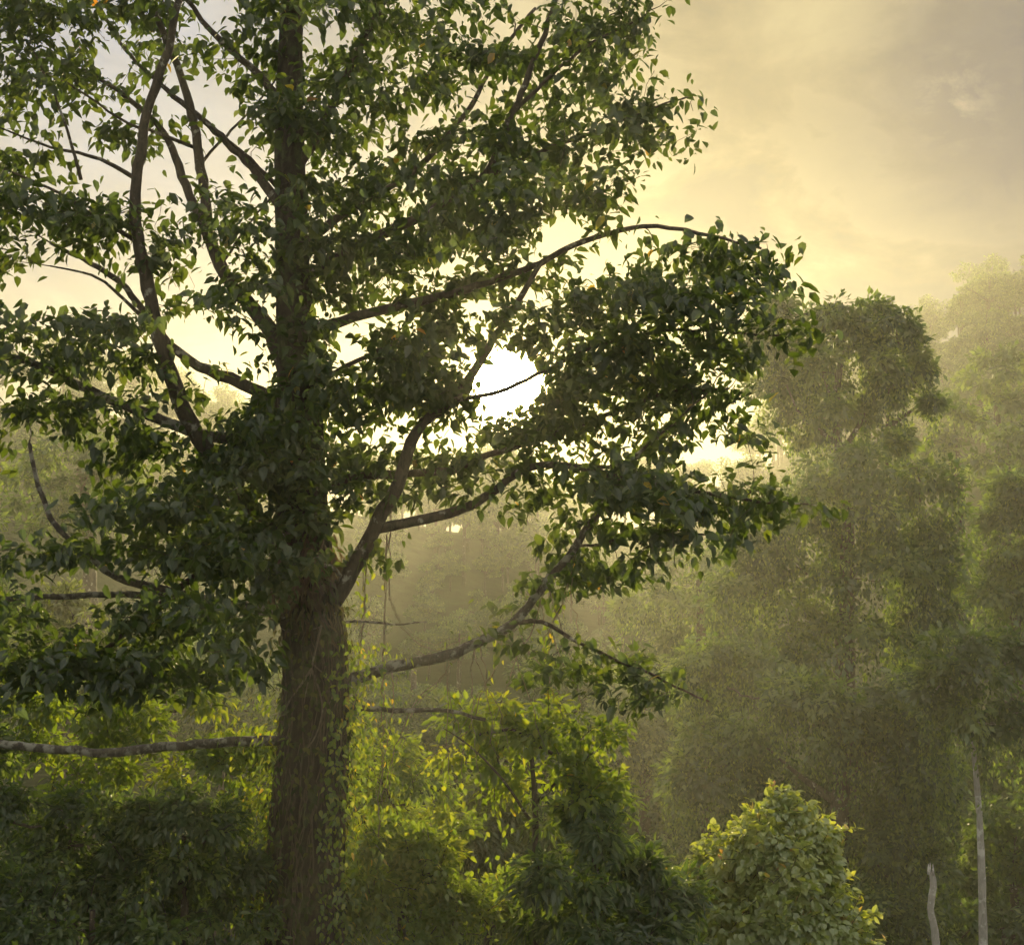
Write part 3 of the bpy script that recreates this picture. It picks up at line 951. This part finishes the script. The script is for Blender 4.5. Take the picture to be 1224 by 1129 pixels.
# pale dead stub
sb = P(1117, 1129, 44)
sb[2] = H(sb[0], 44) - .2
st_ = smooth_line([[*sb, .15], [*P(1119, 1129, 44), .12], [*P(1112, 1085, 44), .105], [*P(1116, 1058, 44), .10], [*P(1113, 1043, 44), .085]], .25)
m_ = MB()
m_.tube(st_[:, :3], st_[:, 3], 14, 0, .05, .10)
for k in range(5):                              # splintered top
    a_ = k * 1.257 + .3
    tp_ = st_[-1, :3] + [.07 * math.cos(a_), .07 * math.sin(a_), -.05]
    m_.tube([tp_, tp_ + [.01 * math.cos(a_), .01, .12], tp_ + [0, .01, rng.uniform(.18, .42)]], [.05, .035, .006], 5)
so = thing('dead_trunk', 'short pale broken-off dead trunk standing bare at the lower right', 'dead tree', sb)
m_.build('trunk', BP, so, sb)

# farther right
plant('hillside_tree', 'misty rounded tree on the slope below the mountain at the right edge', 'tree', 122, [(1195, 560), (1192, 500), (1190, 470)],
      [(1190, 445, 34, 22), (1160, 465, 26, 20), (1215, 450, 26, 30), (1195, 490, 40, 24)], (.4, .22), F, BK, .8, .8, r=.4, ncl=24, rc=1.0)
plant('hillside_tree', 'hazy bushy tree right of the tall rounded crown', 'tree', 108, [(1145, 620), (1145, 560), (1142, 520)],
      [(1140, 505, 32, 24), (1165, 530, 36, 26), (1130, 550, 34, 30), (1180, 575, 36, 30)], (.36, .2), F, BK, .8, .8, r=.4, ncl=24, rc=.9)
plant('hillside_tree', 'hazy spreading tree on the slope above the edge-cropped green tree', 'tree', 98, [(1205, 640), (1205, 580), (1205, 550)],
      [(1205, 530, 32, 24), (1215, 570, 40, 28), (1180, 560, 24, 20)], (.36, .2), F, BK, .8, .8, r=.4, ncl=24, rc=.85)
# hazy wall of trees right of centre
plant('misty_tree', 'misty tree beside the tips of the right-hand sprays', 'tree', 84, [(838, 900), (838, 760), (836, 690)],
      [(835, 690, 48, 36), (800, 740, 56, 46), (865, 760, 50, 46), (820, 800, 66, 40)], (.28, .15), F, BK, .85, .85, r=.4, ncl=24, rc=.7, drape=.4)
plant('misty_tree', 'misty tree under the drooping spray right of centre', 'tree', 78, [(770, 1040), (770, 900), (768, 840)],
      [(770, 840, 52, 44), (730, 900, 52, 46), (800, 910, 56, 50), (760, 970, 66, 50), (830, 1000, 50, 60)], (.26, .14), F, BK, .85, .85, r=.4, ncl=24, rc=.65, drape=.4)
plant('misty_tree', 'dim misty tree left of the vine-curtained tree', 'tree', 70, [(845, 1120), (845, 1000), (845, 930)],
      [(850, 860, 40, 40), (880, 1010, 56, 60), (810, 1060, 56, 50), (900, 1080, 60, 50)], (.26, .14), FD, BK, .8, .85, r=.4, ncl=24, rc=.6, drape=.3)
plant('misty_tree', 'pale golden misty tree low in the gap under the sun', 'tree', 112, [(690, 1000), (690, 880), (690, 800)],
      [(690, 790, 40, 34), (650, 830, 44, 36), (720, 840, 44, 40), (680, 890, 60, 44)], (.4, .2), F, BK, .8, .85, r=.4, ncl=24, rc=.9)
plant('misty_tree', 'faint golden tree in mist just right of the great trunk', 'tree', 105, [(490, 1000), (492, 880), (495, 800)],
      [(495, 860, 46, 36), (530, 900, 50, 40), (460, 910, 50, 40), (500, 950, 60, 40)], (.4, .2), F, BK, .8, .85, r=.4, ncl=24, rc=.9)
# middle: feathery tree
plant('feathery_tree', 'grey-green feathery tree low in the middle behind the shrubs', 'tree', 31, [(585, 1120), (585, 1020), (583, 970)],
      [(585, 965, 34, 30), (555, 1000, 44, 34), (615, 1005, 46, 36), (580, 1050, 66, 40)], (.22, .05), FP, BK, 1.6, .7, r=.14, ncl=30, rc=.34, drape=.5)
# left behind the great tree
plant('misty_tree', 'pale green misty tree seen through the gap at the left edge', 'tree', 48, [(85, 900), (88, 800), (88, 740)],
      [(88, 735, 36, 40), (60, 780, 40, 40), (115, 790, 40, 40), (80, 840, 60, 40)], (.2, .1), FP, BK, .9, .85, r=.25, ncl=24, rc=.45)
plant('misty_tree', 'misty tree high on the left behind the leaning limbs', 'tree', 70, [(110, 800), (105, 640), (100, 570)],
      [(90, 560, 50, 40), (40, 600, 50, 46), (130, 600, 46, 44), (150, 560, 30, 26), (90, 650, 60, 50)], (.26, .13), F, BK, .8, .85, r=.4, ncl=24, rc=.65)
plant('misty_tree', 'misty tree directly behind the left side of the great trunk', 'tree', 60, [(270, 1000), (268, 850), (265, 780)],
      [(260, 800, 50, 50), (300, 850, 50, 50), (220, 850, 50, 50), (260, 900, 70, 50)], (.22, .11), F, BK, .8, .85, r=.35, ncl=24, rc=.55)

# foreground shrubs (just below the camera's slope)
plant('vine_covered_shrub', 'pale green shrub smothered in heart-shaped vine leaves at lower right', 'shrub', 22, [(925, 1120), (925, 1060)],
      [(945, 1015, 42, 50), (925, 1060, 62, 62), (958, 1075, 42, 60), (872, 1050, 40, 40, 22.5, .6), (930, 1125, 78, 60), (870, 1100, 44, 50, 22.3, .7)],
      (.125, .10), FV, BK, 1.5, .95, True, r=.09, ncl=15, rc=.17, droop=.9, crown='foliage', wood='stem')
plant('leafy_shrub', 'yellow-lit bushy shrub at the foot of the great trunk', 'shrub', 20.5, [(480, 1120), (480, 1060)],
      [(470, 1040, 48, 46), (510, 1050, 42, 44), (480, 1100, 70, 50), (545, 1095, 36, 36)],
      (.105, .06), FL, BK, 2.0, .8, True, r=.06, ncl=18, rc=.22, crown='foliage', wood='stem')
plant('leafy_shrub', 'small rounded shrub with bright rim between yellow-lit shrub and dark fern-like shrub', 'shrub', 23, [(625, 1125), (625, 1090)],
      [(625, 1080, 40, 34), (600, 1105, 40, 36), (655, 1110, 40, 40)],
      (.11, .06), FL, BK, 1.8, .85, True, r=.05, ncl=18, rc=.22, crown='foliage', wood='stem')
plant('fern_leaved_shrub', 'dark fern-like shrub with long drooping leaves at bottom centre', 'shrub', 20, [(720, 1125), (720, 1070)],
      [(700, 1010, 50, 40), (730, 1060, 60, 46), (670, 1070, 46, 44), (780, 1080, 44, 44), (720, 1120, 90, 40), (800, 1120, 46, 36)],
      (.20, .065), FD, BK, 1.3, .8, True, r=.06, ncl=16, rc=.26, droop=.7, crown='foliage', wood='stem')
plant('leafy_sapling', 'sunlit yellow-green sapling in the middle right of the great trunk', 'sapling', 20.8, [(640, 1100), (640, 980), (635, 900)],
      [(560, 880, 42, 30), (620, 870, 46, 30), (590, 915, 50, 30), (660, 900, 46, 34), (700, 905, 40, 34), (640, 950, 46, 30), (690, 950, 46, 34), (725, 970, 24, 40)],
      (.15, .08), FL, BK, 1.0, .6, True, r=.06, ncl=15, rc=.3, crown='foliage', wood='stem', drape=.15,
      limbs=[[(640, 990), (600, 930), (560, 890), (530, 870)], [(640, 960), (680, 920), (720, 890)]])
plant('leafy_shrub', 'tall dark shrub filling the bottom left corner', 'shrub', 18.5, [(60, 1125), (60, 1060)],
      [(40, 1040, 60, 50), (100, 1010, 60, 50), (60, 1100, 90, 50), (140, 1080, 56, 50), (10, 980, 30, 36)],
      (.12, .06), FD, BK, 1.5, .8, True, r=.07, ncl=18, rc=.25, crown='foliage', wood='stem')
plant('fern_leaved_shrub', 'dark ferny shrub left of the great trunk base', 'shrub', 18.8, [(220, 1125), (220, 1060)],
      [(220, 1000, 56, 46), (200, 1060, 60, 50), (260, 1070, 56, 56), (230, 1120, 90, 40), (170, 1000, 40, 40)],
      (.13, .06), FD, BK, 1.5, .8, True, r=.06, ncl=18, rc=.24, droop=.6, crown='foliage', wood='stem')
plant('leafy_shrub', 'olive shrub crowded against the left side of the great trunk', 'shrub', 21.5, [(300, 1125), (300, 1040)],
      [(290, 940, 46, 46), (250, 930, 46, 40), (300, 1000, 46, 50), (310, 1080, 46, 50)],
      (.11, .06), FL, BK, 1.5, .8, True, r=.06, ncl=16, rc=.24, crown='foliage', wood='stem')
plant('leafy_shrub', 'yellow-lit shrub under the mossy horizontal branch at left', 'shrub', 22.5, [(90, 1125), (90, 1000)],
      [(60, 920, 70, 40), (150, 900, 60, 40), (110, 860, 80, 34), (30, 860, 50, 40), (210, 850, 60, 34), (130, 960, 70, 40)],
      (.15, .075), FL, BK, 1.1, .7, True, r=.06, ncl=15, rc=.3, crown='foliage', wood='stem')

plant('leafy_shrub', 'low leafy shrub between the fern-like shrub and the heart-leaved vine shrub', 'shrub', 24, [(830, 1128), (830, 1100)],
      [(830, 1075, 36, 36), (800, 1100, 50, 36), (850, 1120, 50, 40)],
      (.13, .07), FL, BK, 1.5, .85, True, r=.05, ncl=16, rc=.24, crown='foliage', wood='stem')
plant('leafy_shrub', 'broad olive shrub behind the yellow-lit shrub right of the great trunk', 'shrub', 26, [(480, 1128), (480, 1000)],
      [(450, 930, 46, 50), (490, 960, 44, 44), (440, 1000, 50, 50), (520, 1010, 46, 44), (480, 1060, 70, 50)],
      (.13, .07), FL, BK, 1.1, .8, True, r=.06, ncl=16, rc=.3, crown='foliage', wood='stem')
plant('leafy_shrub', 'dim green bush low in the shade left of the dead stub', 'shrub', 49, [(1060, 1128), (1060, 1100)],
      [(1050, 1090, 50, 40), (1090, 1110, 50, 40), (1030, 1130, 50, 40)],
      (.18, .09), F, BK, 1.0, .85, False, r=.08, ncl=20, rc=.42, crown='foliage', wood='stem')

plant('leafy_shrub', 'dark low bush at the foot of the slender grey trunk', 'shrub', 50, [(1200, 1128), (1200, 1110)],
      [(1195, 1110, 40, 30), (1150, 1120, 40, 34), (1225, 1120, 40, 40)],
      (.18, .09), FD, BK, 1.0, .85, False, r=.08, ncl=20, rc=.42, crown='foliage', wood='stem')

plant('leafy_shrub', 'dark shrub cut off by the left edge beyond the corner shrub', 'shrub', 20.5, [(-80, 1125), (-80, 1050)],
      [(-80, 960, 80, 60), (-130, 1040, 80, 70), (-60, 1060, 70, 60), (-30, 900, 50, 50)],
      (.13, .065), FD, BK, 1.2, .8, True, r=.07, ncl=16, rc=.28, crown='foliage', wood='stem')
plant('misty_tree', 'misty tree half hidden at the far left edge behind the low sprays', 'tree', 56, [(-60, 1000), (-60, 820), (-60, 720)],
      [(-60, 660, 60, 50), (-110, 740, 70, 60), (-20, 740, 50, 50), (-70, 850, 90, 70)], (.22, .11), F, BK, .8, .85, r=.3, ncl=24, rc=.6)

plant('leafy_shrub', 'low dark undergrowth bush along the bottom edge left of the great trunk', 'shrub', 17.6, [(110, 1128), (110, 1120)],
      [(40, 1120, 50, 28), (110, 1125, 50, 26), (180, 1128, 50, 26), (0, 1090, 36, 36)],
      (.12, .06), FD, BK, 1.6, .8, True, r=.04, ncl=18, rc=.22, crown='foliage', wood='stem')

# ---------------------------------------------------------------- the wooded slopes beyond
def slope_tree(kind):
    m = MB()
    h = [13, 16, 11, 18, 14][kind]
    rw = [4.6, 4.0, 5.2, 4.2, 5.6][kind]
    m.tube([[0, 0, -1], [.2, .1, h * .3], [.1, 0, h * .6], [0, .1, h * .85]], [.35, .3, .2, .08], 6, 1)
    for b in range(6 + kind):
        c = np.array([rng.normal(0, rw * .42), rng.normal(0, rw * .42), h * rng.uniform(.5, .92)])
        rr = rw * rng.uniform(.34, .55)
        m.tube([[.1, 0, h * .45], (np.array([.1, 0, h * .5]) + c) / 2 - [0, 0, .4], c], [.15, .1, .04], 4, 1)
        nn = 38
        dd = rand_dir(nn)
        dd[:, 2] = np.abs(dd[:, 2]) * 1.2 - .35
        dd = unit(dd)
        for q in dd:
            clump(m, c + q * rr * np.array([1, 1, .75]) * rng.uniform(.7, 1.05), .75, 14, .55, .30, q, (0, 1), False, 0)
    o = m.build('slope_tree', [F, BK])
    me = o.data
    bpy.data.objects.remove(o)
    return me


protos = [slope_tree(k) for k in range(5)]
spots = []
for q in range(9):                             # the trees along the crest of the saddle
    y = 200 + 9 * math.sin(q * 2.1)
    x = (482 + q * 19 - 612) / FPX * y
    spots.append((x, y, .62 + .08 * math.sin(q * 3.3)))
tries = 0
while len(spots) < 296 and tries < 60000:
    tries += 1
    y = 92 + 250 * rng.random() ** 1.2
    x = rng.uniform(-.40, .40) * y * 1.02
    if len(spots) < 120:                       # first the mountain side on the right
        y = rng.uniform(190, 285)
        x = rng.uniform(50, 112)
    elif len(spots) < 190:                     # then the bottom of the valley under the sun
        y = rng.uniform(100, 215)
        x = (rng.uniform(370, 800) - 612) / FPX * y
    s = .75 + .2 * (y - 92) / 250 + rng.normal(0, .1) - .25 * sstep(40, 80, x) * sstep(180, 240, y)
    px, py = to_px(np.array([x, y, H(x, y) + 12 * s]))
    if 380 < px < 800 and to_px(np.array([x, y, H(x, y) + 15 * s]))[1] < (541 if y < 185 else 522) + 8 * math.sin(px * .05):      # the saddle the sun stands over
        continue
    if 120 <= len(spots) < 190:
        s *= .55
    elif y < 150 and 380 < px < 760:              # low regrowth in the bottom of the valley
        s *= .55
        if to_px(np.array([x, y, H(x, y) + 12 * s]))[1] < 600:
            continue
    if px > 840 and py > 585 or 320 < px < 400 or px > 1320 or px < -150:
        continue
    if any((x - a) ** 2 + (y - b) ** 2 < (5.2 * (s + c) / 2) ** 2 for a, b, c in spots):
        continue
    spots.append((x, y, s))
for k, (x, y, s) in enumerate(spots):
    o = bpy.data.objects.new('slope_tree', protos[int(rng.integers(5))])
    COL.objects.link(o)
    o.location = (x, y, H(x, y) - .3)
    o.scale = (s * rng.uniform(.9, 1.15), s * rng.uniform(.9, 1.15), s * rng.uniform(.85, 1.2))
    o.rotation_euler = (0, 0, rng.uniform(0, 6.28))
    bpy.context.view_layer.update() if k == 0 else None
    TOP = max(TOP, H(x, y) + max(v[2] for v in o.bound_box) * o.scale[2])
    tag(o, 'faint forest tree fading into the mist on the far wooded slopes', 'tree', 'trees on the misty far slopes')

# ---------------------------------------------------------------- morning haze
hz = MB()
x0, x1, y0, y1, z0, z1 = -400, 400, -45, 520, float(gz.min()) - 1.0, TOP + 2
hv = np.array([[x, y, z] for z in (z0, z1) for y in (y0, y1) for x in (x0, x1)], float)
hz._put(hv, np.array([0, 2, 3, 1, 4, 5, 7, 6, 0, 1, 5, 4, 2, 6, 7, 3, 0, 4, 6, 2, 1, 3, 7, 5]), np.full(6, 4), np.zeros(8), False, 0)
hm = bpy.data.materials.new('haze')
hm.use_nodes = True
t = NT(hm.node_tree)
pv = t.add('ShaderNodeVolumePrincipled')
pv.inputs['Color'].default_value = (0.93, 0.92, 0.79, 1)
pv.inputs['Density'].default_value = 0.00066
pv.inputs['Anisotropy'].default_value = 0.65
o_ = t.add('ShaderNodeOutputMaterial')
t.link(pv.outputs[0], o_.inputs['Volume'])
tag(hz.build('haze', hm), 'golden morning haze filling the valley', kind='stuff')
print('SUN el', math.degrees(SUN_EL), 'top', TOP, 'slope trees', len(spots))
